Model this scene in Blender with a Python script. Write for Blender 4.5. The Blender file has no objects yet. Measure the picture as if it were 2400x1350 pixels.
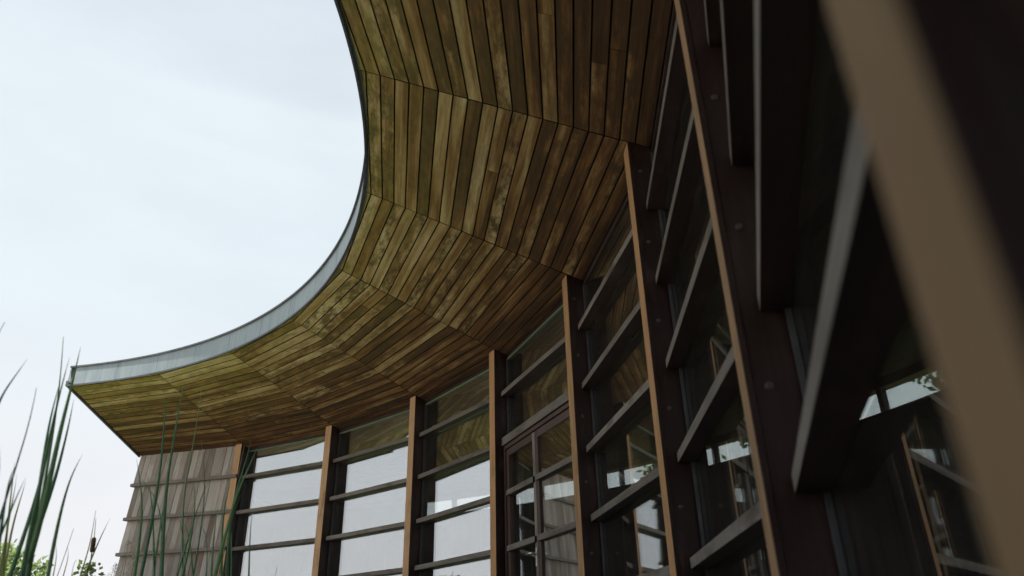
import bpy, bmesh, math, random
from mathutils import Vector, Matrix
random.seed(7)
scn = bpy.context.scene
COL = scn.collection
PI = math.pi

# ------------------------------------------------------------------ camera
CAM_Z = 0.25                                   # the camera is held just above the deck
YAW, PITCH, ROLL, FPX = 1.90782, 0.46605, -0.01309, 1710.334
CAM = Vector((8.4395, -0.74595, CAM_Z))
fwd = Vector((math.cos(YAW)*math.cos(PITCH), math.sin(YAW)*math.cos(PITCH), math.sin(PITCH)))
rgt = Vector((math.sin(YAW), -math.cos(YAW), 0)); upv = rgt.cross(fwd)
r2 = math.cos(ROLL)*rgt + math.sin(ROLL)*upv
u2 = -math.sin(ROLL)*rgt + math.cos(ROLL)*upv
cd = bpy.data.cameras.new('camera'); cam = bpy.data.objects.new('camera', cd); COL.objects.link(cam)
M = Matrix((r2, u2, -fwd)).transposed().to_4x4(); M.translation = CAM
cam.matrix_world = M
cd.sensor_width = 36; cd.lens = 36*FPX/2400; cd.clip_start = 0.02; cd.clip_end = 3000
cd.dof.use_dof = True; cd.dof.focus_distance = 6.5; cd.dof.aperture_fstop = 2.2
scn.camera = cam

def ray(px, py):                               # direction through a point of the 2400x1350 photograph
    return (fwd + r2*((px-1200)/FPX) - u2*((py-675)/FPX)).normalized()

# ------------------------------------------------------------------ sky and sun
SUN_EL, SUN_AZ = math.radians(54), math.radians(-22)      # azimuth counted from +x
wd = bpy.data.worlds.new('World'); scn.world = wd; wd.use_nodes = True
nt = wd.node_tree; N = nt.nodes; L = nt.links; N.clear()
def nn(t, **k):
    n = N.new(t)
    for a, b in k.items(): setattr(n, a, b)
    return n
out = nn('ShaderNodeOutputWorld'); bg = nn('ShaderNodeBackground'); bg.inputs['Strength'].default_value = 0.1
sky = nn('ShaderNodeTexSky', sky_type='NISHITA'); sky.sun_disc = False
sky.sun_elevation = SUN_EL; sky.sun_rotation = PI/2 - SUN_AZ
sky.air_density = 1.0; sky.dust_density = 3.0; sky.ozone_density = 1.5
tc = nn('ShaderNodeTexCoord'); sep = nn('ShaderNodeSeparateXYZ'); L.new(tc.outputs['Generated'], sep.inputs[0])
# thin overcast veil: whiter to the horizon, with soft cloud texture
mp = nn('ShaderNodeMapping'); mp.inputs['Scale'].default_value = (1.2, 1.2, 3.2); mp.inputs['Rotation'].default_value = (0.2, 0.1, 0.6)
L.new(tc.outputs['Generated'], mp.inputs[0])
no = nn('ShaderNodeTexNoise'); no.inputs['Scale'].default_value = 1.6; no.inputs['Detail'].default_value = 7; no.inputs['Roughness'].default_value = 0.55
L.new(mp.outputs[0], no.inputs['Vector'])
mr = nn('ShaderNodeMapRange'); mr.inputs[1].default_value = 0.3; mr.inputs[2].default_value = 0.72; mr.inputs[3].default_value = 0.76; mr.inputs[4].default_value = 0.93
L.new(no.outputs['Fac'], mr.inputs[0])
hz = nn('ShaderNodeMapRange'); hz.inputs[1].default_value = 0.0; hz.inputs[2].default_value = 0.75; hz.inputs[3].default_value = 0.5; hz.inputs[4].default_value = 0.0
L.new(sep.outputs['Z'], hz.inputs[0])
ad = nn('ShaderNodeMath', operation='ADD', use_clamp=True); L.new(mr.outputs[0], ad.inputs[0]); L.new(hz.outputs[0], ad.inputs[1])
prev = ad
# three faint contrails, each a great-circle streak
for (a, b, wdt, amt) in (((200, 250), (850, 470), .012, .10), ((0, 500), (700, 675), .022, .12), ((380, 235), (850, 320), .035, .10)):
    n = ray(*a).cross(ray(*b)).normalized()
    dp = nn('ShaderNodeVectorMath', operation='DOT_PRODUCT'); dp.inputs[1].default_value = n
    L.new(tc.outputs['Generated'], dp.inputs[0])
    ns = nn('ShaderNodeMath', operation='MULTIPLY_ADD'); ns.inputs[1].default_value = 0.016; ns.inputs[2].default_value = -0.008
    n2 = nn('ShaderNodeTexNoise'); n2.inputs['Scale'].default_value = 9; n2.inputs['Detail'].default_value = 5
    L.new(tc.outputs['Generated'], n2.inputs['Vector']); L.new(n2.outputs['Fac'], ns.inputs[0])
    sm = nn('ShaderNodeMath', operation='ADD'); L.new(dp.outputs['Value'], sm.inputs[0]); L.new(ns.outputs[0], sm.inputs[1])
    ab = nn('ShaderNodeMath', operation='ABSOLUTE'); L.new(sm.outputs[0], ab.inputs[0])
    m2 = nn('ShaderNodeMapRange', interpolation_type='SMOOTHSTEP'); m2.inputs[1].default_value = 0; m2.inputs[2].default_value = wdt; m2.inputs[3].default_value = amt; m2.inputs[4].default_value = 0
    L.new(ab.outputs[0], m2.inputs[0])
    a3 = nn('ShaderNodeMath', operation='ADD', use_clamp=True); L.new(prev.outputs[0], a3.inputs[0]); L.new(m2.outputs[0], a3.inputs[1]); prev = a3
mix = nn('ShaderNodeMix', data_type='RGBA'); 
hcol = nn('ShaderNodeMix', data_type='RGBA'); hcol.inputs['A'].default_value = (4.5, 4.5, 4.64, 1); hcol.inputs['B'].default_value = (4.02, 4.42, 4.72, 1)
hf = nn('ShaderNodeMapRange', interpolation_type='SMOOTHSTEP'); hf.inputs[1].default_value = 0.05; hf.inputs[2].default_value = 0.42; L.new(sep.outputs['Z'], hf.inputs[0]); L.new(hf.outputs[0], hcol.inputs['Factor'])
cn = nn('ShaderNodeTexNoise'); cn.inputs['Scale'].default_value = 2.6; cn.inputs['Detail'].default_value = 8; cn.inputs['Roughness'].default_value = .6
cm = nn('ShaderNodeMapping'); cm.inputs['Scale'].default_value = (1, 1, 2.6); cm.inputs['Rotation'].default_value = (.1, .3, 1.1); L.new(tc.outputs['Generated'], cm.inputs[0]); L.new(cm.outputs[0], cn.inputs['Vector'])
cr = nn('ShaderNodeMapRange'); cr.inputs[1].default_value = .3; cr.inputs[2].default_value = .7; cr.inputs[3].default_value = .955; cr.inputs[4].default_value = 1.03; L.new(cn.outputs['Fac'], cr.inputs[0])
vs_ = nn('ShaderNodeVectorMath', operation='SCALE'); L.new(hcol.outputs['Result'], vs_.inputs[0]); L.new(cr.outputs[0], vs_.inputs['Scale']); L.new(vs_.outputs[0], mix.inputs['B'])
L.new(prev.outputs[0], mix.inputs['Factor']); L.new(sky.outputs[0], mix.inputs['A'])
L.new(mix.outputs['Result'], bg.inputs['Color']); L.new(bg.outputs[0], out.inputs[0])

sd = bpy.data.lights.new('sun', 'SUN'); sd.energy = 5.0; sd.angle = math.radians(1.5); sd.color = (1, .95, .87)
so = bpy.data.objects.new('sun', sd); COL.objects.link(so)
sdir = Vector((math.cos(SUN_EL)*math.cos(SUN_AZ), math.cos(SUN_EL)*math.sin(SUN_AZ), math.sin(SUN_EL)))
so.rotation_euler = sdir.to_track_quat('Z', 'Y').to_euler(); so.location = (30, -10, 40)

scn.view_settings.view_transform = 'Standard'; scn.view_settings.look = 'None'
scn.view_settings.gamma = 1; scn.view_settings.use_curve_mapping = False
scn.view_settings.exposure = 1.0
scn.render.engine = 'CYCLES'
scn.cycles.use_denoising = True
scn.cycles.max_bounces = 12; scn.cycles.diffuse_bounces = 5; scn.cycles.glossy_bounces = 6
scn.cycles.transparent_max_bounces = 48; scn.cycles.transmission_bounces = 8
scn.cycles.sample_clamp_indirect = 6

# ------------------------------------------------------------------ materials
class Mat:
    def __init__(s, name):
        s.m = bpy.data.materials.new(name); s.m.use_nodes = True
        s.n = s.m.node_tree.nodes; s.l = s.m.node_tree.links
        s.b = s.n['Principled BSDF']; s.out = s.n['Material Output']
    def new(s, t, **k):
        n = s.n.new(t)
        for a, b in k.items(): setattr(n, a, b)
        return n
    def link(s, a, b): s.l.new(a, b)
    def noise(s, vec, scale, detail=5, rough=.55):
        n = s.new('ShaderNodeTexNoise'); n.inputs['Scale'].default_value = scale; n.inputs['Detail'].default_value = detail; n.inputs['Roughness'].default_value = rough
        if vec: s.link(vec, n.inputs['Vector'])
        return n.outputs['Fac']
    def ramp(s, fac, stops, interp='LINEAR'):
        r = s.new('ShaderNodeValToRGB'); r.color_ramp.interpolation = interp
        e = r.color_ramp.elements
        while len(e) < len(stops): e.new(0.5)
        for el, (p, c) in zip(e, stops): el.position = p; el.color = (*c, 1) if len(c) == 3 else c
        s.link(fac, r.inputs[0]); return r.outputs[0]
    def rng(s, fac, a, b, c, d):
        m = s.new('ShaderNodeMapRange')
        for i, v in enumerate((a, b, c, d)): m.inputs[i+1].default_value = v
        s.link(fac, m.inputs[0]); return m.outputs[0]
    def mixc(s, fac, a, b, mode='MIX'):
        m = s.new('ShaderNodeMix', data_type='RGBA', blend_type=mode)
        for k, v in (('Factor', fac), ('A', a), ('B', b)):
            if hasattr(v, 'is_linked') or hasattr(v, 'node'): s.link(v, m.inputs[k])
            elif k == 'Factor': m.inputs[k].default_value = v
            else: m.inputs[k].default_value = (*v, 1)
        return m.outputs['Result']
    def math(s, op, a, b, clamp=False):
        m = s.new('ShaderNodeMath', operation=op, use_clamp=clamp)
        for i, v in enumerate((a, b)):
            if hasattr(v, 'node'): s.link(v, m.inputs[i])
            else: m.inputs[i].default_value = v
        return m.outputs[0]
    def bump(s, h, strength=.2, dist=.01):
        b = s.new('ShaderNodeBump'); b.inputs['Strength'].default_value = strength; b.inputs['Distance'].default_value = dist
        s.link(h, b.inputs['Height']); s.link(b.outputs[0], s.b.inputs['Normal'])
    def grain(s, sx, sy, sz, rnd=True):
        """object coordinates shifted by a random amount per object and stretched along the grain (x)"""
        t = s.new('ShaderNodeTexCoord'); v = t.outputs['Object']
        if rnd:
            oi = s.new('ShaderNodeObjectInfo'); s.oi = oi.outputs['Random']
            sc = s.new('ShaderNodeVectorMath', operation='SCALE'); sc.inputs[0].default_value = (37, 51, 23)
            s.link(oi.outputs['Random'], sc.inputs['Scale'])
            ad = s.new('ShaderNodeVectorMath', operation='ADD'); s.link(v, ad.inputs[0]); s.link(sc.outputs[0], ad.inputs[1]); v = ad.outputs[0]
        s.raw = v
        m = s.new('ShaderNodeMapping'); m.inputs['Scale'].default_value = (sx, sy, sz); s.link(v, m.inputs[0])
        return m.outputs[0]
    def set(s, color=None, rough=.6, metal=0, spec=.5):
        if color is not None:
            if hasattr(color, 'node'): s.link(color, s.b.inputs['Base Color'])
            else: s.b.inputs['Base Color'].default_value = (*color, 1)
        if hasattr(rough, 'node'): s.link(rough, s.b.inputs['Roughness'])
        else: s.b.inputs['Roughness'].default_value = rough
        s.b.inputs['Metallic'].default_value = metal; s.b.inputs['Specular IOR Level'].default_value = spec
        return s.m

def mat_soffit():
    m = Mat('weathered_cedar_soffit'); g = m.grain(.55, 8, 8); rnd = m.oi; raw = m.raw
    at = m.new('ShaderNodeAttribute', attribute_type='OBJECT', attribute_name='algae')
    tn = m.new('ShaderNodeAttribute', attribute_type='OBJECT', attribute_name='tone')
    blot = m.noise(g, 1.5, 6, .62)
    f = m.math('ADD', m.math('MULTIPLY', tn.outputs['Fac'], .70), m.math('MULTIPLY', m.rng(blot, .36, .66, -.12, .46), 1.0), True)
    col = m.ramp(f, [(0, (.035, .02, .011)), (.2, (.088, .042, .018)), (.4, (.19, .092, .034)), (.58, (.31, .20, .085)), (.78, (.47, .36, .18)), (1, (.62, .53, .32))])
    m2 = m.new('ShaderNodeMapping'); m2.inputs['Scale'].default_value = (2.3, 6.5, 6.5); m.link(raw, m2.inputs[0])
    # dark irregular water stains, biggest in the middle of boards
    sa = m.new('ShaderNodeAttribute', attribute_type='OBJECT', attribute_name='stain').outputs['Fac']
    st = m.math('MULTIPLY', m.rng(m.noise(m2.outputs[0], 1.9, 9, .72), .43, .57, 0, .95), m.rng(sa, 0, .65, .1, 1), True)
    col = m.mixc(st, col, (.075, .04, .02))
    gm = m.new('ShaderNodeMapping'); gm.inputs['Scale'].default_value = (3, 110, 110); m.link(raw, gm.inputs[0])
    fine = m.noise(gm.outputs[0], 1, 4, .7)
    col = m.mixc(.55, col, m.ramp(fine, [(.25, (.45, .42, .38)), (.75, (1.2, 1.2, 1.15))]), 'MULTIPLY')
    # green algae film near the eave
    m3 = m.new('ShaderNodeMapping'); m3.inputs['Scale'].default_value = (1.5, 3, 3); m.link(raw, m3.inputs[0])
    al = m.math('MULTIPLY', at.outputs['Fac'], m.rng(m.noise(m3.outputs[0], 1.8, 6, .6), .25, .7, .25, 1.0), True)
    col = m.mixc(al, col, m.ramp(m.noise(m3.outputs[0], 7, 4), [(.3, (.15, .17, .018)), (.7, (.36, .36, .06))]))
    m.bump(fine, .25, .004)
    return m.set(col, .72, 0, .25)

def mat_wood(name, stops, grain=70, rw=.5, rough=.65, spec=.3, stain=None, stain_rng=(.5, .7), bump=.3, big=1.2):
    m = Mat(name); g = m.grain(big, 6, 6)
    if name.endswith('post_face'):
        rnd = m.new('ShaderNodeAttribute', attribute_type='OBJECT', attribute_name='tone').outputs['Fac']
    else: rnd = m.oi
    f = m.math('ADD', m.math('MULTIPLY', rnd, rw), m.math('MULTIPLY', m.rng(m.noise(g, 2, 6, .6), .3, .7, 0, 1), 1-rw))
    col = m.ramp(f, stops)
    gm = m.new('ShaderNodeMapping'); gm.inputs['Scale'].default_value = (3, grain, grain); m.link(m.raw, gm.inputs[0])
    fine = m.noise(gm.outputs[0], 1, 5, .7)
    col = m.mixc(.6, col, m.ramp(fine, [(.25, (.5, .48, .46)), (.75, (1.2, 1.2, 1.2))]), 'MULTIPLY')
    if stain:
        s2 = m.new('ShaderNodeMapping'); s2.inputs['Scale'].default_value = (1.6, 4, 4); m.link(m.raw, s2.inputs[0])
        col = m.mixc(m.rng(m.noise(s2.outputs[0], 1.6, 7, .65), stain_rng[0], stain_rng[1], 0, .8), col, stain)
    m.bump(fine, bump, .003)
    return m.set(col, rough, 0, spec)

def mat_plain(name, c1, c2, scale, rough=.6, metal=0, spec=.5, bump=0, detail=6):
    m = Mat(name); t = m.new('ShaderNodeTexCoord')
    f = m.noise(t.outputs['Object'], scale, detail, .6)
    col = m.ramp(f, [(.3, c1), (.7, c2)])
    if bump: m.bump(f, bump, .01)
    return m.set(col, rough, metal, spec)

def mat_glass(name='coated_glass', base=.42, graz=.33, tint=(.93, .96, .95)):
    m = Mat(name); m.n.remove(m.b)
    lw = m.new('ShaderNodeLayerWeight'); lw.inputs['Blend'].default_value = .5
    f = m.math('POWER', lw.outputs['Facing'], 4.0)
    f = m.math('ADD', m.math('MULTIPLY', f, graz-base), base, True)
    t = m.new('ShaderNodeTexCoord')
    dirt = m.noise(t.outputs['Object'], 3, 6, .6)
    tr = m.new('ShaderNodeBsdfTransparent'); tr.inputs[0].default_value = (*tint, 1)
    gl = m.new('ShaderNodeBsdfGlossy'); gl.inputs['Roughness'].default_value = 0.0; gl.inputs['Color'].default_value = (.97, .99, 1, 1)
    b = m.new('ShaderNodeBump'); b.inputs['Strength'].default_value = .004; b.inputs['Distance'].default_value = .02
    m.link(m.noise(t.outputs['Object'], 1.3, 1), b.inputs['Height']); m.link(b.outputs[0], gl.inputs['Normal'])
    mx = m.new('ShaderNodeMixShader'); m.link(f, mx.inputs[0]); m.link(tr.outputs[0], mx.inputs[1]); m.link(gl.outputs[0], mx.inputs[2])
    df = m.new('ShaderNodeBsdfDiffuse'); df.inputs[0].default_value = (.45, .45, .42, 1)
    m3 = m.new('ShaderNodeMixShader'); m.link(m.rng(dirt, .4, .8, .004, .03), m3.inputs[0]); m.link(mx.outputs[0], m3.inputs[1]); m.link(df.outputs[0], m3.inputs[2])
    m.link(m3.outputs[0], m.out.inputs[0]); return m.m

def mat_zinc():
    m = Mat('zinc_sheet'); t = m.new('ShaderNodeTexCoord')
    mp = m.new('ShaderNodeMapping'); mp.inputs['Scale'].default_value = (1, 1, .25); m.link(t.outputs['Object'], mp.inputs[0])
    f = m.noise(mp.outputs[0], 4, 8, .65)
    fine = m.noise(t.outputs['Object'], 160, 2)
    col = m.ramp(f, [(.25, (.21, .255, .275)), (.75, (.32, .37, .39))])
    sp = m.new('ShaderNodeMapping'); sp.inputs['Scale'].default_value = (9, 9, .7); m.link(t.outputs['Object'], sp.inputs[0])
    col = m.mixc(m.rng(m.noise(sp.outputs[0], 1.5, 6, .65), .5, .72, 0, .5), col, (.13, .15, .16))
    col = m.mixc(.35, col, m.ramp(fine, [(.3, (.75, .75, .75)), (.7, (1.2, 1.2, 1.2))]), 'MULTIPLY')
    return m.set(col, m.rng(f, .3, .7, .42, .6), .35, .5)

def mat_leaf(name, c1, c2, trans=.35):
    m = Mat(name); g = m.grain(1.5, 60, 60)
    f = m.math('ADD', m.math('MULTIPLY', m.oi, .45), m.math('MULTIPLY', m.noise(g, 1, 3), .55))
    col = m.ramp(f, [(.2, c1), (.8, c2)])
    m.set(col, .5, 0, .4)
    tl = m.new('ShaderNodeBsdfTranslucent'); m.link(col, tl.inputs[0])
    mx = m.new('ShaderNodeMixShader'); mx.inputs[0].default_value = trans
    m.link(m.b.outputs[0], mx.inputs[1]); m.link(tl.outputs[0], mx.inputs[2]); m.link(mx.outputs[0], m.out.inputs[0])
    return m.m

MAT = dict(
    soffit=mat_soffit(),
    post=mat_wood('dark_red_brown_post', [(0, (.022, .010, .009)), (.5, (.036, .017, .014)), (1, (.055, .028, .023))], rough=.5, spec=.35, stain=(.085, .052, .042), stain_rng=(.52, .72)),
    cap=mat_wood('weathered_tan_post_face', [(0, (.235, .165, .07)), (.3, (.27, .175, .10)), (.55, (.48, .265, .125)), (1, (.58, .38, .23))], grain=55, rw=.8, rough=.75, spec=.2, stain=(.17, .105, .065), stain_rng=(.54, .74)),
    rail=mat_wood('grey_weathered_rail', [(0, (.12, .105, .09)), (.5, (.18, .16, .14)), (1, (.25, .23, .205))], grain=90, rough=.8, spec=.2, stain=(.055, .04, .03)),
    door=mat_wood('red_brown_door_wood', [(0, (.045, .026, .022)), (.5, (.07, .040, .034)), (1, (.10, .06, .05))], rough=.55, spec=.35),
    board=mat_wood('silvered_cladding', [(0, (.14, .12, .105)), (.3, (.25, .22, .20)), (.7, (.39, .355, .33)), (1, (.52, .48, .45))], grain=80, rw=.72, rough=.85, spec=.15, stain=(.26, .135, .085), stain_rng=(.52, .74)),
    batten=mat_wood('silvered_batten', [(0, (.15, .13, .12)), (1, (.28, .25, .23))], grain=80, rough=.85, spec=.15),
    inner=mat_wood('interior_boards', [(0, (.09, .048, .024)), (.5, (.14, .078, .04)), (1, (.20, .12, .065))], rough=.6, spec=.25),
    innerwall=mat_wood('dark_interior_boards', [(0, (.028, .018, .013)), (.5, (.038, .025, .018)), (1, (.05, .034, .024))], rough=.65, spec=.25),
    edgewood=mat_plain('sawn_dark_board_edge', (.018, .012, .009), (.035, .024, .016), 20, .9, 0, .1),
    backing=mat_plain('dark_batten_void', (.012, .011, .010), (.025, .022, .02), 5, .9),
    zinc=mat_zinc(),
    edge=mat_plain('dark_lead_edge', (.06, .07, .08), (.11, .12, .135), 8, .55, .2),
    roof=mat_plain('roof_membrane', (.10, .105, .11), (.16, .165, .17), 3, .8),
    glass=mat_glass(),
    clear=mat_glass('clear_glass', .04, .2, (.95, .97, .96)),
    bead=mat_plain('grey_glazing_bead', (.04, .04, .043), (.075, .075, .08), 12, .55, .1),
    head=mat_plain('pale_green_head_strip', (.15, .20, .13), (.22, .28, .18), 6, .6),
    bolt=mat_plain('galvanised_bolt', (.05, .042, .036), (.12, .10, .08), 60, .65, .1),
    steel=mat_plain('brushed_steel', (.5, .5, .5), (.68, .68, .67), 40, .3, 1),
    lampw=mat_plain('white_lamp_ring', (.6, .6, .58), (.75, .75, .73), 20, .4),
    floor=mat_plain('interior_floor', (.07, .05, .035), (.12, .09, .06), 3, .45),
    deck=mat_wood('deck_board', [(0, (.09, .075, .06)), (1, (.17, .15, .125))], rough=.8, spec=.2),
    gravel=mat_plain('pale_gravel', (.40, .38, .32), (.58, .55, .48), 22, .95, 0, .2, .4),
    grass=mat_plain('meadow', (.06, .09, .025), (.15, .17, .06), 2.5, .95, 0, .2, .3),
    water=mat_plain('pond_water', (.02, .03, .022), (.035, .045, .03), 1, .06, 0, .5, .02),
    reed=mat_leaf('cattail_leaf', (.17, .34, .24), (.36, .52, .30), .6),
    pale=mat_leaf('pale_young_leaf', (.48, .54, .28), (.66, .68, .42), .55),
    head_brown=mat_plain('cattail_head', (.16, .08, .045), (.26, .14, .08), 90, .95, 0, .1, .5),
    stem=mat_leaf('reed_stem', (.10, .14, .05), (.2, .22, .09), .2),
    plume=mat_leaf('grass_plume', (.40, .36, .28), (.58, .53, .44), .4),
    shrub=mat_leaf('shrub_leaf', (.18, .27, .09), (.34, .42, .19), .5),
    tree=mat_leaf('tree_leaf', (.045, .085, .018), (.14, .18, .05), .35),
    bark=mat_plain('bark', (.06, .045, .032), (.13, .10, .075), 14, .9, 0, .2, .6),
)

# ------------------------------------------------------------------ object helpers
WM = {}                                                       # world matrices of everything linked
def tag(o, label=None, cat=None, group=None, kind=None):
    for k, v in (('label', label), ('category', cat), ('group', group), ('kind', kind)):
        if v: o[k] = v
    return o
def link(name, data, mw, parent=None):
    o = bpy.data.objects.new(name, data); COL.objects.link(o); WM[o] = mw.copy()
    if parent: o.parent = parent; o.matrix_basis = WM[parent].inverted() @ mw
    else: o.matrix_basis = mw
    return o
def empty(name, loc, rz=0, parent=None):
    o = link(name, None, Matrix.Translation(loc) @ Matrix.Rotation(rz, 4, 'Z'), parent); o.empty_display_size = .2; return o
def frame(o, x, z):
    """matrix with its x axis along x, z axis as near z as can be"""
    x = Vector(x).normalized(); y = Vector(z).cross(x).normalized(); z = x.cross(y)
    m = Matrix((x, y, z)).transposed().to_4x4(); m.translation = o; return m
def mesh(name, vs, fs, m, smooth=False):
    me = bpy.data.meshes.new(name); me.from_pydata([tuple(v) for v in vs], [], fs); me.materials.append(m)
    if smooth: me.polygons.foreach_set('use_smooth', [True]*len(me.polygons))
    me.update(); return me
def hull(name, vs, m, parent, mw, bev=0, faces=None):
    """eight world points (bottom ring of 4, top ring of 4) as one solid in the frame mw"""
    inv = mw.inverted(); vs = [inv @ Vector(v) for v in vs]
    fs = faces or [(3, 2, 1, 0), (4, 5, 6, 7), (0, 1, 5, 4), (1, 2, 6, 5), (2, 3, 7, 6), (3, 0, 4, 7)]
    bm = bmesh.new(); bv = [bm.verts.new(v) for v in vs]
    for f in fs: bm.faces.new([bv[i] for i in f])
    bmesh.ops.recalc_face_normals(bm, faces=bm.faces)
    if bev: bmesh.ops.bevel(bm, geom=list(bm.edges), offset=bev, segments=2, profile=.6, affect='EDGES', clamp_overlap=True)
    me = bpy.data.meshes.new(name); bm.to_mesh(me); bm.free(); me.materials.append(m)
    return link(name, me, mw, parent)
FACED = {}
def beam(name, A, B, out_dir, up, depth0, depth1, h0, h1, m, parent, bev=.003):
    """a bar from A to B; it spans depth0..depth1 along out_dir and h0..h1 along up"""
    A = Vector(A); B = Vector(B); o = Vector(out_dir); u = Vector(up)
    mw = frame((A+B)/2, B-A, u)
    vs = [A+o*depth0+u*h0, B+o*depth0+u*h0, B+o*depth1+u*h0, A+o*depth1+u*h0,
          A+o*depth0+u*h1, B+o*depth0+u*h1, B+o*depth1+u*h1, A+o*depth1+u*h1]
    ob = hull(name, vs, m, parent, mw, bev)
    if m.name.startswith('grey_weathered'):            # the face towards the court has weathered, the rest kept its dark stain
        ob.data.materials.append(MAT['post']); iv = mw.to_3x3().inverted() @ o
        for p in ob.data.polygons:
            if p.normal.dot(iv) > -.75: p.material_index = 1
    return ob
def tube_data(pts, rad, seg=6, cap=True):
    vs, fs = [], []; pts = [Vector(p) for p in pts]
    for i, p in enumerate(pts):
        t = (pts[min(i+1, len(pts)-1)] - pts[max(i-1, 0)]).normalized()
        a = t.cross(Vector((0, 0, 1)) if abs(t.z) < .9 else Vector((1, 0, 0))).normalized(); b = t.cross(a)
        r = rad[i] if hasattr(rad, '__len__') else rad
        for k in range(seg):
            q = 2*PI*k/seg; vs.append(p + a*math.cos(q)*r + b*math.sin(q)*r)
        if i:
            for k in range(seg):
                a0 = (i-1)*seg; b0 = i*seg; k2 = (k+1) % seg
                fs.append((a0+k, a0+k2, b0+k2, b0+k))
    if cap:
        fs.append(tuple(range(seg))[::-1]); n = (len(pts)-1)*seg; fs.append(tuple(n+k for k in range(seg)))
    return vs, fs

# ------------------------------------------------------------------ plan of the pavilion (circle centre at the origin)
RW, TH0, DTH, HW, RE, HE, HF, LEAN = 8.49168, 1.48672, -.22156, 3.0+CAM_Z, 6.68129, 3.58819+CAM_Z, .26913, -.00936
R1, STEP, RD, PW = 2.49734+CAM_Z, .52472, .07546, .12866
KMIN, KMAX = -1.05, 11                    # bays run from the clad end to behind the camera
GL = .165                                 # glass set this far behind the post faces
RB = 13.0                                 # back wall
def th(k): return TH0 + k*DTH
def er(k): a = th(k); return Vector((math.cos(a), math.sin(a), 0))       # outwards, away from the court
def et(k): a = th(k); return Vector((-math.sin(a), math.cos(a), 0))      # sideways
def pol(r, k, h): e = er(k); return Vector((e.x*r, e.y*r, h))
def wall(k, h, off=0): return pol(RW + LEAN*(h-HW) + off, k, h)
def soff(r): return HW + (r-RW)*(HE-HW)/(RE-RW)                          # height of the soffit's underside
UP = Vector((0, 0, 1))

# ------------------------------------------------------------------ ground
def sheet(name, m, z, f, nr, na, r0, r1):
    vs, fs = [], []
    for i in range(nr+1):
        for j in range(na):
            r = r0 + (r1-r0)*(i/nr)**2.2; a = 2*PI*j/na; x, y = r*math.cos(a), r*math.sin(a)
            vs.append((x, y, z + f(x, y)))
    for i in range(nr):
        for j in range(na):
            fs.append((i*na+j, i*na+(j+1) % na, (i+1)*na+(j+1) % na, (i+1)*na+j))
    return link(name, mesh(name, vs, fs, m), Matrix.Identity(4))
tag(sheet('ground', MAT['grass'], -.04, lambda x, y: (-.3 if math.hypot(x, y) < 9.2 else 0), 60, 96, .01, 900), kind='structure')
def disc(name, m, cx, cy, rx, ry, z, n=72, wob=.05):
    vs = [(cx + rx*math.cos(2*PI*i/n)*(1+wob*math.sin(5*2*PI*i/n+1)), cy + ry*math.sin(2*PI*i/n)*(1+wob*math.sin(3*2*PI*i/n)), z) for i in range(n)]
    return link(name, mesh(name, vs, [tuple(range(n))], m), Matrix.Identity(4))
def ring(name, m, r0, r1, z, k0=-4, k1=25, n=120):
    vs, fs = [], []
    for i in range(n+1):
        k = k0 + (k1-k0)*i/n
        for r in (r0, r1): vs.append(pol(r, k, z))
        if i: fs.append((2*i-2, 2*i-1, 2*i+1, 2*i))
    return tag(link(name, mesh(name, vs, fs, m), Matrix.Identity(4)), kind='structure')
ring('pond', MAT['water'], 5.2, 8.02, -.16)
ring('gravel_path', MAT['gravel'], .05, 5.2, -.012)
vs = [(-60, -70, -.02), (60, -70, -.02), (60, -5.2, -.02), (-60, -5.2, -.02)]
tag(link('gravel_yard', mesh('gravel_yard', vs, [(0, 1, 2, 3)], MAT['gravel']), Matrix.Identity(4)), kind='structure')
deck = link('deck', None, Matrix.Translation(pol(8.25, 4, 0))); tag(deck, 'silvered timber deck of curved board courses along the glazed front', 'deck')
for k in range(-1, KMAX):
    for j in range(3):
        ra, rb = 8.03+.148*j+.004, 8.03+.148*j+.144
        mw = frame(pol((ra+rb)/2, k+.5, 0), pol(1, k, 0)-pol(1, k+1, 0), UP)
        P = [pol(ra, k+.004, -.03), pol(rb, k+.004, -.03), pol(rb, k+.996, -.03), pol(ra, k+.996, -.03)]
        hull('deck_board', P + [p+UP*.03 for p in P], MAT['deck'], deck, mw)

# ------------------------------------------------------------------ the pavilion
pav = empty('pavilion', wall(4, 0, 1.5))
tag(pav, 'curved timber pavilion with a sweeping boarded eave over a glazed post and rail front', 'building')

# --- roof
roof = None
def arc_solid(name, prof, m, parent, k0=KMIN, k1=KMAX, n=120, smooth=False):
    """sweep a closed profile of (radius, height) along the arc"""
    vs, fs = [], []; q = len(prof)
    for i in range(n+1):
        k = k0 + (k1-k0)*i/n
        for (r, h) in prof: vs.append(pol(r, k, h))
        if i:
            for j in range(q):
                a, b = (i-1)*q, i*q; j2 = (j+1) % q
                fs.append((a+j, b+j, b+j2, a+j2))
    fs.append(tuple(range(q))); fs.append(tuple(n*q+j for j in range(q))[::-1])
    mw = WM[parent] if parent else Matrix.Identity(4)
    inv = mw.inverted(); me = mesh(name, [inv @ v for v in vs], fs, m)
    bm = bmesh.new(); bm.from_mesh(me); bmesh.ops.recalc_face_normals(bm, faces=bm.faces); bm.to_mesh(me); bm.free()
    o = link(name, me, mw, parent); return o
# decking above the boards; its underside is the dark void seen in the joints
T = .028
roof = arc_solid('roof', [(RE+.03, HE+HF-.02), (RE+.03, HE+T+.004), (RW+.2, soff(RW+.2)+T+.006), (RW+.2, HE+.02), (RB+.35, HE-.25), (RB+.35, HE+HF-.02)], MAT['roof'], pav)
roof.data.materials.append(MAT['backing'])
for p in roof.data.polygons:
    if p.normal.z < -.2: p.material_index = 1

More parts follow.
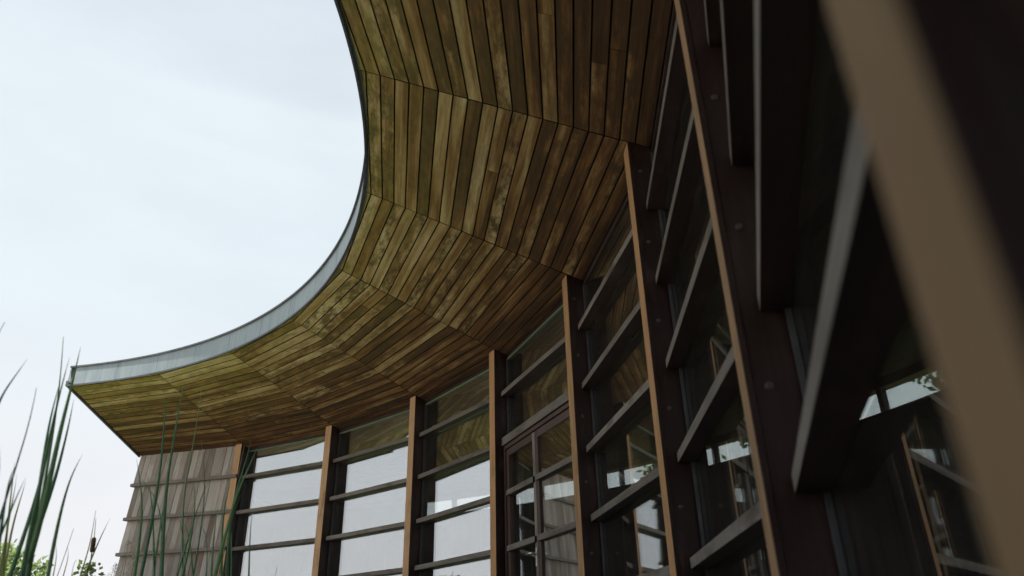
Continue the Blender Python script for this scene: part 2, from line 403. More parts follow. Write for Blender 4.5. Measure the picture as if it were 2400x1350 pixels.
NP = 20; PITCH_R = (RW+GL-.012-RE)/(NP-.35)
def edge_r(j): return RE if j == 0 else RE + (j-.35)*PITCH_R
cosd = math.cos(DTH/2)
def chord(r, k, f, z=0):
    """point of plank line r in bay k at fraction f along the straight chord"""
    a = pol(r, k, soff(r)+z); b = pol(r, k+1, soff(r)+z); return a.lerp(b, f)
def plank(k, j, f0, f1, first=False, kfrac=1.0):
    ra, rb = edge_r(j)+(.0055 if j else 0), edge_r(j+1)-.0055
    mid = chord((ra+rb)/2, k, (f0+f1)/2)
    mw = frame(mid, chord(rb, k, 1)-chord(rb, k, 0), UP)
    dz = random.uniform(-.0015, .0015)
    if first:                              # cut to the curve of the eave
        n = 8; low = []
        for i in range(n+1):
            f = f0+(f1-f0)*i/n; c = chord(rb, k, f, dz)
            low.append((pol(RE+.004, k+f, soff(RE)+dz), c))
        vs = []; fs = []
        for a, b in low: vs += [a, b, a+UP*T*.9, b+UP*T*.9]
        for i in range(n):
            s = 4*i; fs += [(s, s+1, s+5, s+4), (s+2, s+6, s+7, s+3), (s, s+4, s+6, s+2), (s+1, s+3, s+7, s+5)]
        fs += [(0, 2, 3, 1), (4*n, 4*n+1, 4*n+3, 4*n+2)]
        o = hull('soffit_plank', vs, MAT['soffit'], roof, mw, 0, fs)
    else:
        P = [chord(ra, k, f0, dz), chord(ra, k, f1, dz), chord(rb, k, f1, dz), chord(rb, k, f0, dz)]
        o = hull('soffit_plank', P + [p+UP*T*.9 for p in P], MAT['soffit'], roof, mw)
    o.data.materials.append(MAT['edgewood'])             # sawn board edges never bleached
    for q in o.data.polygons:
        if q.normal.z > -.6: q.material_index = 1
    d = j/NP
    o['algae'] = max(0.0, min(1.0, (1.0 if j == 0 else .62*(1-d)**2.2) * (1.25 if k < 1 else .75)))
    return o
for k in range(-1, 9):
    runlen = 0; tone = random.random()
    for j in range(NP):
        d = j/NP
        base = .78 - .72*d  # boards darken inwards: less bleached wood, plus shade under the eave put into tone
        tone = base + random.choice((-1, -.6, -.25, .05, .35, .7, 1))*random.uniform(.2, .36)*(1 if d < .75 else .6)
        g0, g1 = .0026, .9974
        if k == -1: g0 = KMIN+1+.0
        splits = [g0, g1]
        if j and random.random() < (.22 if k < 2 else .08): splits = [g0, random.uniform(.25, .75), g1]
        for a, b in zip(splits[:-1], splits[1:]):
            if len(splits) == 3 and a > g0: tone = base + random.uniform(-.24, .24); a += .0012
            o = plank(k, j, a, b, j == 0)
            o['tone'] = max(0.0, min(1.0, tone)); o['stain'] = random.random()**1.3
# --- fascia: zinc sheets with upright seams, a drip lip on top and a dark lower trim
nf = 0
for k4 in range(-2, 9*2):
    k0 = max(KMIN, k4*.5); k1 = (k4+1)*.5
    if k1 <= KMIN: continue
    arc_solid('fascia_sheet', [(RE-.004, HE-.012), (RE-.004, HE+HF-.012), (RE+.026, HE+HF-.012), (RE+.026, HE-.012)], MAT['zinc'], roof, k0+.0022, k1-.0022, 8)
arc_solid('coping', [(RE-.026, HE+HF-.018), (RE-.026, HE+HF+.006), (RE+.16, HE+HF+.012), (RE+.16, HE+HF-.018)], MAT['edge'], roof, KMIN-.012, 9.5, 150)
arc_solid('drip_trim', [(RE-.012, HE-.03), (RE-.012, HE-.008), (RE+.004, HE-.008), (RE+.004, HE-.03)], MAT['edge'], roof, KMIN, 9.5, 150)
# end of the eave: barge strip along the last plank ends
A = pol(RE-.01, KMIN-.004, HE-.02); B = pol(RW+.05, KMIN-.004, soff(RW+.05)-.02)
beam('barge_trim', A, B, et(KMIN), UP, -.004, .03, 0, .075, MAT['edge'], roof)
A = pol(RE+.0, KMIN-.002, HE); B = pol(RW+.2, KMIN-.002, HE)
mw = frame(A, B-A, UP)
hull('gable_sheet', [A+UP*.05, pol(RW+.2, KMIN-.002, soff(RW+.2)+.05), pol(RW+.2, KMIN-.002, soff(RW+.2)+.05)+et(KMIN)*.02, A+UP*.05+et(KMIN)*.02,
                     A+UP*(HF-.02), B+UP*(HF-.02), B+UP*(HF-.02)+et(KMIN)*.02, A+UP*(HF-.02)+et(KMIN)*.02], MAT['zinc'], roof, mw)

# --- posts: a dark red-brown post, tan facing on its front, plugged bolts on the flank
bolt_vs, bolt_fs = tube_data([(0, 0, 0), (0, 0, .004), (0, 0, .006)], [.0125, .0125, .008], 10)
bolt_me = mesh('bolt', bolt_vs, bolt_fs, MAT['bolt'])
for k in range(0, KMAX+1):
    o = er(k); t = et(k)
    top = soff(RW+LEAN)+.0
    A = wall(k, 0); B = wall(k, HW+.0)
    def corner(h, off, side): return wall(k, h, off) + t*side
    def colm(name, off0, off1, s0, s1, m, par, bev):
        hb = 0.0; ht0, ht1 = soff(RW+off0)-.001, soff(RW+off1)-.001
        P = [corner(hb, off0, s0), corner(hb, off1, s0), corner(hb, off1, s1), corner(hb, off0, s1)]
        Q = [corner(ht0, off0, s0), corner(ht1, off1, s0), corner(ht1, off1, s1), corner(ht0, off0, s1)]
        mw = frame((P[0]+Q[2])/2, Q[0]-P[0], -o)
        return hull(name, P+Q, m, par, mw, bev)
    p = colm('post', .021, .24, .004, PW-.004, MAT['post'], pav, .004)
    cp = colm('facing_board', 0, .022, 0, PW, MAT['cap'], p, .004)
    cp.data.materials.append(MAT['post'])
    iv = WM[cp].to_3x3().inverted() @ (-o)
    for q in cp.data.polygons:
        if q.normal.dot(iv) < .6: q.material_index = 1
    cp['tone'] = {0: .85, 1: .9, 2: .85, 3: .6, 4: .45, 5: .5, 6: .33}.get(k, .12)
    if k >= 4:
        for i in range(-1, 6):
            h = R1 - i*STEP + (.27 if i >= 0 else .2)
            if h > HW-.08 or h < .1: continue
            c = corner(h, .062+.006*random.random(), .004)
            link('bolt', bolt_me, frame(c, UP, -t), p)

# --- windows
def chordp(k, f, h, off):
    """point in bay k: f in metres from the right-hand corner of post k towards post k+1"""
    a = wall(k, h, off); b = wall(k+1, h, off) ; d = (b-a).normalized(); return a + d*f
lens = {}
def bay_frame(k, h, off):
    a = wall(k, h, off); b = wall(k+1, h, off); d = (b-a); ln = d.length; d.normalize()
    n = Vector((-d.y, d.x, 0))
    if n.dot(er(k)) < 0: n = -n
    return a, b, d, n, ln
for k in range(0, KMAX):
    doorbay = k == 3
    w = empty('window', wall(k+.5, 0, .12), 0, pav)
    levels = [R1 - i*STEP for i in range(6)]
    a, b, d, n, ln = bay_frame(k, 0, GL)
    # glazing: one pane between each two rails
    def P(f, h, off): return wall(k, h, off) + d*f
    clear0, clear1 = .0, ln-PW
    hs = [soff(RW+GL)-.045] + [h - .0 for h in levels]
    if doorbay: hs = hs[:3]
    for i in range(len(hs)-1):
        h1 = hs[i] - (.0 if i == 0 else .03); h0 = hs[i+1]+.03
        mw = frame((P(clear0, h0, GL)+P(clear1, h1, GL))/2, d, UP)
        V = [P(clear0-.01, h0, GL), P(clear1+.03, h0, GL), P(clear1+.03, h0, GL)+n*.014, P(clear0-.01, h0, GL)+n*.014,
             P(clear0-.01, h1, GL), P(clear1+.03, h1, GL), P(clear1+.03, h1, GL)+n*.014, P(clear0-.01, h1, GL)+n*.014]
        hull('pane', V, MAT['glass'], w, mw)
    # rails standing proud of the glass
    for i, h in enumerate(levels):
        if doorbay and i >= 1: break
        if i == 5: break
        A, B = P(.006, h, RD), P(ln-PW-.006+.02, h, RD)
        beam('rail', A, B, n, UP, 0, .088, -.03, .022, MAT['rail'], w, .003)
    if not doorbay:
        beam('sill', P(.006, levels[5], .03), P(ln-PW+.014, levels[5], .03), n, UP, 0, .16, -.05, .04, MAT['rail'], w, .003)
        beam('plinth', P(.0, 0, .11), P(ln-PW+.02, 0, .11), n, UP, 0, .05, 0, levels[5]-.052, MAT['door'], w, .002)
    # upright glazing beads beside each post, and the pale strip at the head
    for f0, f1 in ((.004, .018), (ln-PW-.008, ln-PW+.008)):
        lo = levels[5] if not doorbay else levels[1]
        A, B = P(f0, lo+.04, .145), P(f0, soff(RW+.14)-.05, .145)
        beam('glazing_bead', A, B, n, d, 0, .018, 0, f1-f0, MAT['bead'], w, .002)
    hh = soff(RW+GL)
    beam('head_strip', P(.0, hh-.046, GL-.032), P(ln-PW+.02, hh-.046, GL-.032), n, UP, .016, .03, 0, .010, MAT['head' if k < 4 else 'post'], w, .002)
    beam('head_rail', P(.0, hh-.02, GL-.008), P(ln-PW+.02, hh-.02, GL-.008), n, UP, 0, .05, 0, .07, MAT['post'], w, .002)
    # --- the double door in the fourth glazed bay
    if doorbay:
        dr = empty('door', P(.8, 0, .12), 0, pav); dr['label'] = 'red-brown framed glazed double door'
        hd = levels[1]
        beam('head_rail', P(.006, hd, RD), P(ln-PW+.014, hd, RD), n, UP, 0, .10, -.04, .045, MAT['rail'], dr, .003)
        beam('door_frame', P(.008, hd-.082, RD+.02), P(ln-PW+.01, hd-.082, RD+.02), n, UP, 0, .08, 0, .04, MAT['door'], dr, .003)
        for f in (.008, ln-PW-.025):
            beam('door_frame', P(f, 0, RD+.02), P(f, hd-.083, RD+.02), n, d, 0, .08, 0, .04, MAT['door'], dr, .003)
        MS = .80
        for (f0, f1, side) in ((.052, MS-.003, 1), (MS+.003, ln-PW-.03, 0)):
            ht = hd-.088; hb = .02; sw = .062
            for fa in (f0, f1-sw):
                beam('stile', P(fa, hb, RD+.035), P(fa, ht, RD+.035), n, d, 0, .052, 0, sw, MAT['door'] if fa == f0 or side == 0 else MAT['rail'], dr, .003)
            beam('top_rail', P(f0+sw, ht-.07, RD+.035), P(f1-sw, ht-.07, RD+.035), n, UP, 0, .05, 0, .07, MAT['door'], dr, .003)
            beam('bottom_rail', P(f0+sw, hb, RD+.035), P(f1-sw, hb, RD+.035), n, UP, 0, .05, 0, .16, MAT['door'], dr, .003)
            hts = [ht-.07] + [levels[i] for i in (2, 3, 4)] + [hb+.16]
            for i in (2, 3, 4):
                beam('transom', P(f0+sw*.4, levels[i], RD+.012), P(f1-sw*.4, levels[i], RD+.012), n, UP, 0, .08, -.03, .022, MAT['rail'], dr, .003)
            for i in range(4):
                h1 = hts[i] - (.03 if i else 0); h0 = hts[i+1] + (.028 if i < 3 else 0)
                V = [P(x, h, RD+.052)+n*q for h in (h0, h1) for x, q in ((f0+sw-.005, 0), (f1-sw+.005, 0), (f1-sw+.005, .012), (f0+sw-.005, .012))]
                hull('pane', V, MAT['glass'], dr, frame((V[0]+V[6])/2, d, UP))
        hc = P(MS-.034, .80+CAM_Z, RD+.035)
        beam('handle_plate', hc-UP*.11-d*.016, hc+UP*.05-d*.016, n, d, -.008, .002, 0, .032, MAT['steel'], dr, .002)
        pts = [hc, hc-n*.045, hc-n*.058-d*.012, hc-n*.06-d*.05, hc-n*.058-d*.125]
        mw = Matrix.Translation(hc); v_, f_ = tube_data([p-hc for p in pts], .0095, 10)
        link('handle', mesh('handle', v_, f_, MAT['steel'], True), mw, dr)

# --- clad end wall (bay -1): courses of upright boards, each course lapping out over the one below, batten at each lap
cw = empty('clad_wall', wall(-.5, 0, .1), 0, pav); cw['label'] = 'end wall of silvered upright boards in lapped courses'
a, b, d, n, ln = bay_frame(KMIN, 0, 0)
bA = wall(KMIN, 0); bB = wall(0, 0); d = (bB-bA).normalized(); ln = (bB-bA).length; n = Vector((-d.y, d.x, 0))
if n.dot(er(-.5)) < 0: n = -n
def Q(f, h, off):                     # off: metres out towards the court
    x = pol(RW+LEAN*(h-HW), KMIN, h); y = pol(RW+LEAN*(h-HW), 0, h); dd = (y-x).normalized()
    return x + dd*f - n*off
lv = [HW-.0] + [R1 - i*STEP for i in range(6)] + [0.0]
NB = 19
for i in range(len(lv)-1):
    h1, h0 = lv[i], lv[i+1]
    if i == 0: h1 = soff(RW)-.012
    for q in range(NB):
        f0 = ln*q/NB + .0025; f1 = ln*(q+1)/NB - .0025
        j0 = random.uniform(-.004, .004)
        offt, offb = -.05+j0, -.006+j0   # each course kicks out at its foot
        lowo = random.uniform(-.004, .004)
        V = [Q(f0, h0+.015+lowo, offb), Q(f1, h0+.015+lowo, offb), Q(f1, h0+.015+lowo, offb-.02), Q(f0, h0+.015+lowo, offb-.02),
             Q(f0, h1, offt), Q(f1, h1, offt), Q(f1, h1, offt-.02), Q(f0, h1, offt-.02)]
        hull('cladding_board', V, MAT['board'], cw, frame((V[0]+V[6])/2, V[4]-V[0], -n))
    if i < len(lv)-2:
        A, B = Q(-.018, h0, .0), Q(ln-.005, h0, .0)
        beam('batten', A, B, n, UP, -.032, .05, -.022, .026, MAT['batten'], cw, .003)
V = [Q(0.0, 0, -.09), Q(ln, 0, -.09), Q(ln, 0, -.25), Q(0.0, 0, -.25)]
V += [Vector((p.x, p.y, soff(RW))) for p in V]
hull('wall_core', V, MAT['backing'], cw, frame(V[0], d, UP))
# end return of the wall
for i in range(len(lv)-1):
    h1, h0 = lv[i], lv[i+1]
    for q in range(12):
        g0, g1 = .09+.38*q, .09+.38*q+.372
        def S(g, h, off): return pol(RW, KMIN, h) + er(KMIN)*g - (-d)*0 + (-d)*off
        V = [S(g0, h0+.015, .012), S(g1, h0+.015, .012), S(g1, h0+.015, -.008), S(g0, h0+.015, -.008),
             S(g0, h1, -.01), S(g1, h1, -.01), S(g1, h1, -.03), S(g0, h1, -.03)]
        hull('cladding_board', V, MAT['board'], cw, frame((V[0]+V[6])/2, V[4]-V[0], -d))
V = [pol(RW+.1, KMIN, 0)+d*.03, pol(RB, KMIN, 0)+d*.03, pol(RB, KMIN, 0)+d*.15, pol(RW+.1, KMIN, 0)+d*.15]
V += [Vector((p.x, p.y, HE-.02)) for p in V]
hull('wall_core', V, MAT['backing'], cw, frame(V[0], er(KMIN), UP))

# --- interior: floor, boarded ceiling, back wall with a clerestory strip, far end wall
fl = arc_solid('interior_floor', [(RW+.1, -.04), (RB+.1, -.04), (RB+.1, 0.0), (RW+.1, 0.0)], MAT['floor'], pav)
ceil = empty('ceiling', pol(10.8, 4, 3.1), 0, pav)
C0, C1 = 3.0+.17, 3.12                   # ceiling height at the glass and at the back
def ch(r): return C0 + .16 + (C1-C0-.16)*(r-RW)/(RB-RW)
NC = 22
for k in range(-1, 9):
    for j in range(NC):
        ra = RW+.36 + (RB-RW-.36)*j/NC + .004; rb = RW+.36 + (RB-RW-.36)*(j+1)/NC - .004
        f0 = .05 if k == -1 else .002
        P_ = [pol(ra, k, ch(ra)).lerp(pol(ra, k+1, ch(ra)), f0), pol(ra, k, ch(ra)).lerp(pol(ra, k+1, ch(ra)), .998),
              pol(rb, k, ch(rb)).lerp(pol(rb, k+1, ch(rb)), .998), pol(rb, k, ch(rb)).lerp(pol(rb, k+1, ch(rb)), f0)]
        hull('ceiling_board', P_+[p+UP*.02 for p in P_], MAT['inner'], ceil, frame((P_[0]+P_[2])/2, P_[1]-P_[0], UP))
arc_solid('ceiling_deck', [(RW+.3, ch(RW)+.025), (RB+.1, ch(RB)+.03), (RB+.1, ch(RB)+.06), (RW+.3, ch(RW)+.055)], MAT['backing'], pav)
bw = empty('back_wall', pol(RB, 4, 0), 0, pav)
S0, S1 = 2.495+CAM_Z, 2.79+CAM_Z
arc_solid('wall_core', [(RB+.03, 0), (RB+.16, 0), (RB+.16, S0-.02), (RB+.03, S0-.02)], MAT['backing'], bw)
KS = .14
arc_solid('window_sill', [(RB-.03, S0-.02), (RB+.18, S0-.02), (RB+.18, S0), (RB-.03, S0)], MAT['innerwall'], bw, KS)
arc_solid('wall_panel', [(RB, S0-.02), (RB+.16, S0-.02), (RB+.16, S1), (RB, S1)], MAT['innerwall'], bw, KMIN, KS-.0005)
arc_solid('window_head', [(RB-.0, S1), (RB+.16, S1), (RB+.16, HE-.26), (RB-.0, HE-.26)], MAT['inner'], bw)
for k in range(-1, 11):
    nb = 13
    for q in range(nb):
        k0, k1 = k+q/nb, k+(q+1)/nb
        if k0 < KMIN: continue
        V = [pol(RB, k0+.0012, 0), pol(RB, k1-.0012, 0), pol(RB+.025, k1-.0012, 0), pol(RB+.025, k0+.0012, 0)]
        V += [p+UP*(S0-.021) for p in V]
        hull('wall_board', V, MAT['innerwall'], bw, frame((V[0]+V[6])/2, UP, -er(k0)))
    for f, wdt in ((.455, .07), (.785, .05)):
        kk = k+f
        if kk < KS: continue
        c = pol(RB+.03, kk, 0)
        beam('mullion', c+UP*(S0+.001), c+UP*(S1-.001), er(kk), et(kk), 0, .09, -wdt/2, wdt/2, MAT['innerwall'], bw, .003)
    kp = [k-.215+1e-3, k+.455, k+.785]
    for k0, k1 in ((k-.215, k+.455), (k+.455, k+.785)):
        if k1 < KS: continue
        k0 = max(k0, KS)
        V = [pol(RB+.07, k0+.01, S0), pol(RB+.07, k1-.01, S0), pol(RB+.078, k1-.01, S0), pol(RB+.078, k0+.01, S0)]
        V += [p+UP*(S1-S0) for p in V]
        hull('pane', V, MAT['clear'], bw, frame((V[0]+V[6])/2, et(k0), UP))
ew = empty('end_wall', pol(10.8, KMAX, 0), 0, pav)
V = [pol(RW, KMAX, 0), pol(RB, KMAX, 0), pol(RB, KMAX, 0)-et(KMAX)*.2, pol(RW, KMAX, 0)-et(KMAX)*.2]
V += [p+UP*(HE-.26) for p in V]
hull('wall_core', V, MAT['innerwall'], ew, frame(V[0], er(KMAX), UP))
# ceiling spotlights inside: a white ring and a lens, unlit
def spot(k, r, label):
    h = ch(r)
    s = empty('ceiling_spotlight', pol(r, k, h)); tag(s, label, 'spotlight', 'round spotlights on the ceiling behind the glass')
    v, f = tube_data([(0, 0, 0), (0, 0, -.05), (0, 0, -.075), (0, 0, -.075), (0, 0, -.045)], [.05, .055, .085, .068, .055], 24, False)
    link('lamp_ring', mesh('lamp_ring', v, f, MAT['lampw'], True), WM[s], s)
    v, f = tube_data([(0, 0, -.046), (0, 0, -.05)], [.055, .05], 24)
    link('lens', mesh('lens', v, f, MAT['steel']), WM[s], s)
spot(3.45, 9.6, 'round ceiling spotlight behind the glass above the double door')
spot(4.4, 9.7, 'round ceiling spotlight behind the glass right of the double door')
spot(5.4, 9.7, 'round ceiling spotlight behind the glass right of the sixth post')
spot(1.5, 9.6, 'round ceiling spotlight behind the second glazed bay from the clad wall')

# ------------------------------------------------------------------ reeds, grasses and shrub
GZ = -.18
DS = 1.4                                  # metres out over the pond
def px(x, y, dist): return CAM + ray(x, y)*dist*DS
def smooth(pts, n=4):
    out = []
    P = [pts[0]] + list(pts) + [pts[-1]]
    for i in range(1, len(P)-2):
        for q in range(n):
            t = q/n; a, b, c, e = P[i-1], P[i], P[i+1], P[i+2]
            out.append(.5*((2*b) + (c-a)*t + (2*a-5*b+4*c-e)*t*t + (3*b-a-3*c+e)*t**3))
    out.append(pts[-1]); return out
def blade(parent, pts, width, m, name='leaf', twist=0.5):
    """a strap leaf: keeled strip tapering to its tip"""
    pts = smooth([Vector(p) for p in pts], 6); n = len(pts)
    for q in range(30):
        pts = [pts[0]] + [pts[i]*.5+(pts[i-1]+pts[i+1])*.25 for i in range(1, n-1)] + [pts[-1]]; org = pts[0]
    width *= 1.1; side0 = Matrix.Rotation(twist*.28, 3, 'Z') @ r2; side0.z = 0; vs, fs = [], []
    tot = sum((pts[i+1]-pts[i]).length for i in range(n-1)); s = 0
    for i, p in enumerate(pts):
        if i: s += (pts[i]-pts[i-1]).length
        u = s/tot; t = (pts[min(i+1, n-1)]-pts[max(i-1, 0)]).normalized()
        sd = (side0 - t*side0.dot(t)).normalized(); sd = Matrix.Rotation(u*.45*(1 if twist > 0 else -1), 3, t) @ sd
        nr = t.cross(sd)
        w = width*.5*(min(1, .55+u*2.2))*max(.02, (1-u**3.2))**.8
        c = w*.22
        vs += [p-org-sd*w+nr*c, p-org, p-org+sd*w+nr*c, p-org-nr*.0016]
        if i:
            a, b = 4*(i-1), 4*i
            fs += [(a, b, b+1, a+1), (a+1, b+1, b+2, a+2), (a, a+3, b+3, b), (a+3, a+2, b+2, b+3)]
    return link(name, mesh(name, vs, fs, m, True), Matrix.Translation(org), parent)
def plant(name, base, label, cat, group=None):
    o = empty(name, base); return tag(o, label, cat, group)
def img_leaf(root, base, pix, dist, width, m=None, name='leaf'):
    """leaf from the plant's base on the ground through the listed points (last is the tip)"""
    b = Vector(base) + Vector((random.uniform(-.2, .2), random.uniform(-.16, .16), 0))
    dd = dist + random.uniform(-.12, .12)
    pts = [b] + [px(x, y, dd + i*.02) for i, (x, y) in enumerate(pix) if y < 1329 or len(pix) < 4]
    return blade(root, pts, width, m or MAT['reed'], name, random.uniform(-1.6, 1.6))
def ground_under(x, y, dist):
    p = px(x, y, dist); return Vector((p.x, p.y, GZ))

G1 = 'cattail plants in front of the curved eave'
b1 = ground_under(66, 1345, 2.3)
c1 = plant('cattail_plant', b1, 'tallest blue-green cattail clump, rising in front of the left tip of the eave', 'reed', G1)
for pix, w in (([(75, 1320), (110, 1085), (139, 930), (149, 789)], .019), ([(72, 1325), (100, 1200), (142, 1000), (164, 926), (189, 813)], .021),
               ([(68, 1330), (85, 1190), (105, 1060), (115, 985), (141, 893)], .016), ([(82, 1330), (105, 1210), (130, 1118), (159, 1013), (173, 936)], .017),
               ([(78, 1340), (130, 1205), (168, 1114), (193, 1066)], .016), ([(70, 1330), (92, 1150), (128, 960), (163, 838)], .015),
               ([(62, 1340), (78, 1230), (100, 1090), (122, 1010)], .017)):
    img_leaf(c1, b1, pix, 2.3, w)
b2 = ground_under(-25, 1345, 2.1)
c2 = plant('cattail_plant', b2, 'arching cattail clump cut by the left edge of the photo', 'reed', G1)
for pix, w in (([(-20, 1330), (5, 1195), (22, 1140), (53, 1042), (72, 979), (86, 909)], .014), ([(-30, 1300), (-35, 1050), (-8, 940), (29, 892), (65, 840)], .015),
               ([(-40, 1300), (-50, 1000), (-25, 810), (12, 755)], .014), ([(-20, 1330), (4, 1190), (22, 1120), (38, 1090)], .014),
               ([(-25, 1330), (-8, 1200), (0, 1090), (-6, 1010)], .016), ([(-15, 1335), (10, 1230), (45, 1150), (60, 1120)], .012)):
    img_leaf(c2, b2, pix, 2.1, w)
b3 = ground_under(22, 1345, 2.7)
c3 = plant('reed_grass', b3, 'pale yellow-green young reed blades low at the left', 'reed')
for pix, w in (([(12, 1320), (29, 1230), (45, 1180), (61, 1126)], .014), ([(10, 1320), (20, 1200), (30, 1130), (34, 1085)], .012), ([(8, 1330), (24, 1190), (34, 1160), (39, 1112)], .010)):
    img_leaf(c3, b3, pix, 2.7, w, MAT['pale'])
b4 = ground_under(204, 1345, 3.2)
c4 = plant('cattail_plant', b4, 'short pale cattail with one brown seed head standing before the sky', 'reed')
for pix, w in (([(203, 1330), (212, 1260), (225, 1196)], .016), ([(206, 1330), (232, 1265), (258, 1215)], .013)):
    img_leaf(c4, b4, pix, 3.2, w, MAT['pale'])
s0, s1 = px(213, 1310, 3.2), px(221, 1258, 3.2)
v, f = tube_data([b4-b4, s0-b4, s1-b4, px(225, 1215, 3.2)-b4], [.004, .003, .002, .001], 6); link('stem', mesh('stem', v, f, MAT['stem'], True), WM[c4], c4)
ax = (s1-s0); v, f = tube_data([s0+ax*t-b4 for t in (.28, .32, .4, .85, .95, .98)], [.002, .009, .0115, .0115, .009, .002], 12)
link('seed_head', mesh('seed_head', v, f, MAT['head_brown'], True), WM[c4], c4)

b5 = ground_under(375, 1345, 2.9)
c5 = plant('cattail_plant', b5, 'tall straight cattail clump crossing the boarded soffit, left of the tan first post', 'reed', G1)
for pix, w in (([(360, 1330), (368, 1205), (380, 1050), (386, 989), (388, 912)], .015), ([(362, 1335), (380, 1181), (396, 1110), (414, 989), (431, 893)], .017),
               ([(345, 1340), (342, 1254), (332, 1157), (320, 1075)], .016), ([(372, 1335), (366, 1230), (352, 1160), (345, 1110)], .012), ([(352, 1340), (372, 1240), (385, 1170), (398, 1130)], .012)):
    img_leaf(c5, b5, pix, 2.9, w)
b6 = ground_under(435, 1345, 3.1)
c6 = plant('cattail_plant', b6, 'cattail clump with bent crossing leaves in front of the clad end wall', 'reed', G1)
for pix, w in (([(425, 1335), (416, 1215), (436, 1130), (456, 1030), (473, 907)], .016), ([(436, 1340), (400, 1239), (366, 1172), (333, 1124)], .016),
               ([(440, 1340), (433, 1278), (419, 1210)], .015), ([(455, 1335), (457, 1268), (456, 1190), (455, 1119)], .014),
               ([(430, 1335), (462, 1172), (486, 1128), (514, 1109)], .015), ([(470, 1335), (478, 1250), (482, 1133), (472, 1032)], .013),
               ([(445, 1340), (455, 1290), (440, 1240), (415, 1200)], .012)):
    img_leaf(c6, b6, pix, 3.1, w)
b7 = ground_under(500, 1345, 3.0)
c7 = plant('cattail_plant', b7, 'dark green cattail clump in front of the first tan post', 'reed', G1)
for pix, w in (([(505, 1335), (526, 1278), (549, 1162), (573, 1100), (588, 1032)], .018), ([(500, 1335), (520, 1290), (548, 1170), (578, 1109), (602, 1051)], .020),
               ([(510, 1340), (501, 1287), (478, 1245), (462, 1220)], .016), ([(520, 1340), (532, 1250), (548, 1200), (565, 1160)], .012),
               ([(495, 1340), (512, 1250), (528, 1180), (542, 1120)], .015), ([(490, 1340), (495, 1280), (507, 1220), (512, 1175)], .014)):
    img_leaf(c7, b7, pix, 3.0, w)
b8 = ground_under(556, 1345, 3.0)
c8 = plant('cattail_plant', b8, 'thin cattail leaves against the first row of panes right of the first tan post', 'reed', G1)
for pix, w in (([(566, 1335), (583, 1254), (590, 1210), (595, 1190)], .011), ([(560, 1340), (548, 1290), (540, 1240), (538, 1200)], .010), ([(650, 1352), (648, 1335), (647, 1326)], .008)):
    img_leaf(c8, b8, pix, 3.0, w)
b9 = ground_under(145, 1346, 2.9)
c9 = plant('reed_grass', b9, 'thin dark grass blades between the tall cattails and the brown seed head', 'reed')
for pix, w in (([(140, 1340), (155, 1290), (173, 1239)], .010), ([(125, 1345), (135, 1310), (130, 1270)], .009), ([(150, 1345), (162, 1310), (158, 1280)], .009), ([(165, 1348), (172, 1325), (180, 1312)], .008)):
    img_leaf(c9, b9, pix, 2.9, w)
# feathery grass heads before the wall foot
def plume(x, y, dist, h, label):
    base = ground_under(x, 1349, dist); r = plant('plume_grass', base, label, 'grass', 'feathery grass heads at the foot of the clad wall')
    tip = px(x+random.uniform(-6, 6), y, dist) - base; mid = tip*.5 + Vector((.02, .0, 0))
    v, f = tube_data([Vector((0, 0, 0)), mid, tip], [.003, .002, .001], 5); link('stem', mesh('stem', v, f, MAT['stem']), WM[r], r)
    vs, fs = [], []
    for i in range(160):
        t = random.uniform(0, 1)**.8; c = tip + Vector((0, 0, -h*t)) + Vector((random.gauss(0, 1), random.gauss(0, 1), 0))*.022*(.2+t)
        dv = Vector((random.gauss(0, .5), random.gauss(0, .5), 1)).normalized()*.014; sv = dv.cross(Vector((random.random(), random.random(), .1))).normalized()*.0022
        q = len(vs); vs += [c-sv, c+sv, c+dv]; fs.append((q, q+1, q+2))
    link('seed_plume', mesh('seed_plume', vs, fs, MAT['plume']), WM[r], r)
plume(297, 1262, 3.6, .10, 'feathery pale grass head nearest the left foot of the clad wall')
plume(312, 1305, 3.4, .09, 'short feathery grass head between the clad wall foot and the cattails')
plume(327, 1290, 3.5, .08, 'thin feathery grass head just left of the straight cattail clump')
plume(270, 1320, 3.7, .09, 'low feathery grass head out to the left of the clad wall')

def leaf_cloud(centers, n, size, rng):
    vs, fs = [], []
    for i in range(n):
        c, r = rng.choice(centers)
        v = Vector((rng.gauss(0, 1), rng.gauss(0, 1), rng.gauss(0, .8)))
        p = Vector(c) + v.normalized()*r*(rng.random()**.45)
        dv = Vector((rng.gauss(0, 1), rng.gauss(0, 1), rng.gauss(.2, .7))).normalized()*size*rng.uniform(.6, 1.3)
        sv = dv.cross(Vector((rng.gauss(0, 1), rng.gauss(0, 1), rng.gauss(0, 1)))).normalized()*size*.3
        q = len(vs); vs += [p, p+dv*.5+sv, p+dv, p+dv*.5-sv]; fs.append((q, q+1, q+2, q+3))
    return vs, fs
def shrub(base, w, h, n, size, label, seed, group=None):
    rng = random.Random(seed)
    r = plant('shrub', base, label, 'shrub', group)
    vs, fs = [], []; cl = []
    for i in range(14):
        a = rng.uniform(0, 2*PI); e = rng.uniform(.3, 1); tip = Vector((math.cos(a)*w*e*.9, math.sin(a)*w*e*.9, h*rng.uniform(.55, 1)))
        v, f = tube_data([Vector((0, 0, 0)), tip*.5+Vector((0, 0, .06*h)), tip], [.01, .006, .002], 5)
        q = len(vs); vs += v; fs += [tuple(x+q for x in t) for t in f]
        for t in (.55, .75, .9, 1): cl.append((tip*t, w*.14))
    link('branches', mesh('branches', vs, fs, MAT['bark']), WM[r], r)
    v, f = leaf_cloud(cl, n, size, rng); link('foliage', mesh('foliage', v, f, MAT['shrub']), WM[r], r)
GS = 'leafy shrubs at the lower left'
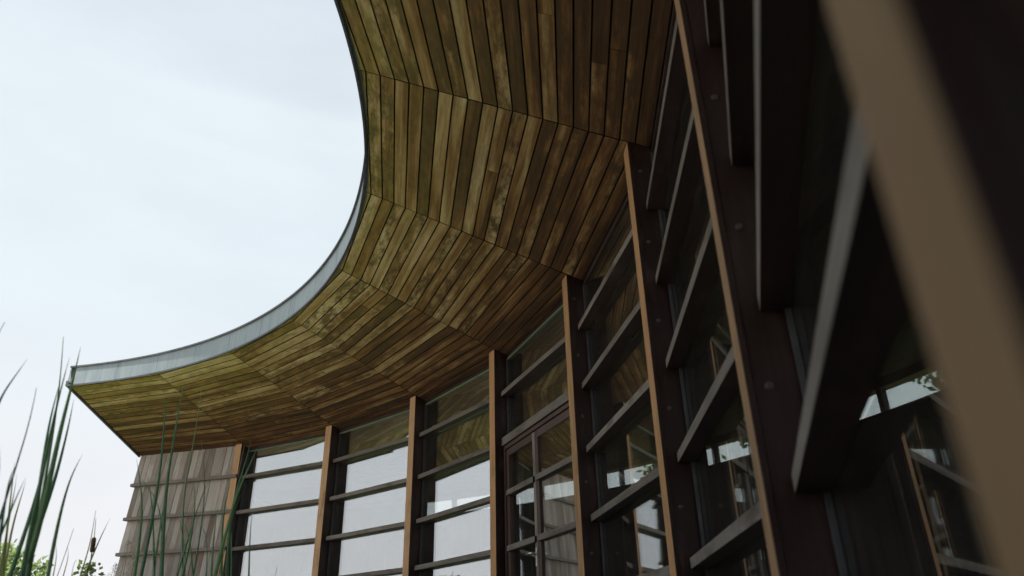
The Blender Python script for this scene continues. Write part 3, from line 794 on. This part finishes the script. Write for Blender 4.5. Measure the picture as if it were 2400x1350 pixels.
shrub(ground_under(50, 1349, 4.2), .55, 1.02, 4200, .04, 'leafy light green shrub behind the tall cattail clump at the bottom left corner', 3, GS)
shrub(ground_under(-10, 1349, 4.6), .6, 1.12, 4200, .04, 'light green shrub cut off by the left edge of the photo', 4, GS)
shrub(ground_under(128, 1349, 4.9), .4, .98, 1700, .04, 'low sparse shrub just left of the brown seed head', 5, GS)

# ------------------------------------------------------------------ trees: behind the building, and across the court where the panes mirror them
def tree(base, h, w, n, size, label, seed, group):
    rng = random.Random(seed)
    r = plant('tree', base, label, 'tree', group)
    vs, fs = [], []; cl = []
    v, f = tube_data([Vector((0, 0, 0)), Vector((.05, .03, h*.35)), Vector((-.04, .05, h*.7)), Vector((0, 0, h))], [h*.022, h*.016, h*.009, .01], 8)
    vs += v; fs += f
    for i in range(26):
        t = rng.uniform(.25, .98); a = rng.uniform(0, 2*PI); ln = w*(1.15-t)*rng.uniform(.6, 1.2)
        o = Vector((0, 0, h*t)); tip = o + Vector((math.cos(a)*ln, math.sin(a)*ln, ln*rng.uniform(.3, .8)))
        v, f = tube_data([o, o.lerp(tip, .5)-Vector((0, 0, .05*ln)), tip], [h*.007, h*.004, .006], 5)
        q = len(vs); vs += v; fs += [tuple(x+q for x in y) for y in f]
        for s in (.5, .75, 1): cl.append((o.lerp(tip, s), w*.16))
    link('trunk', mesh('trunk', vs, fs, MAT['bark']), WM[r], r)
    v, f = leaf_cloud(cl, n, size, rng); link('crown', mesh('crown', v, f, MAT['tree']), WM[r], r)
def far_tree(x, y, dist, w, n, seed, label):
    p = CAM + ray(x, y)*dist; tree((p.x, p.y, 0), p.z, w, n, .16, label, seed, 'trees behind the pavilion')
far_tree(1545, 1082, 19, 1.3, 1500, 11, 'slim tree behind the pavilion seen through the strip window right of the door')
far_tree(1752, 1018, 18, 1.5, 1500, 12, 'tree behind the pavilion seen through the strip window left of the near thick post')
far_tree(2195, 862, 17, 1.7, 1700, 13, 'tree behind the pavilion seen through the rightmost strip window')

def mirror_tree(x, y, k, dist, w, n, seed, label):
    """a tree across the court, where the pane of bay k mirrors it"""
    d0 = ray(x, y); a, b, d, nb, ln = bay_frame(k, 1.0, GL)
    t = (a-CAM).dot(nb)/d0.dot(nb); hit = CAM + d0*t; r = d0 - nb*2*d0.dot(nb)
    p = hit + r*dist; tree((p.x, p.y, 0), p.z, w, n, .2, label, seed, 'trees across the court mirrored in the panes')
mirror_tree(1062, 1366, 2, 22, 1.3, 900, 21, 'small tree across the court, its top mirrored in the panes left of the door')
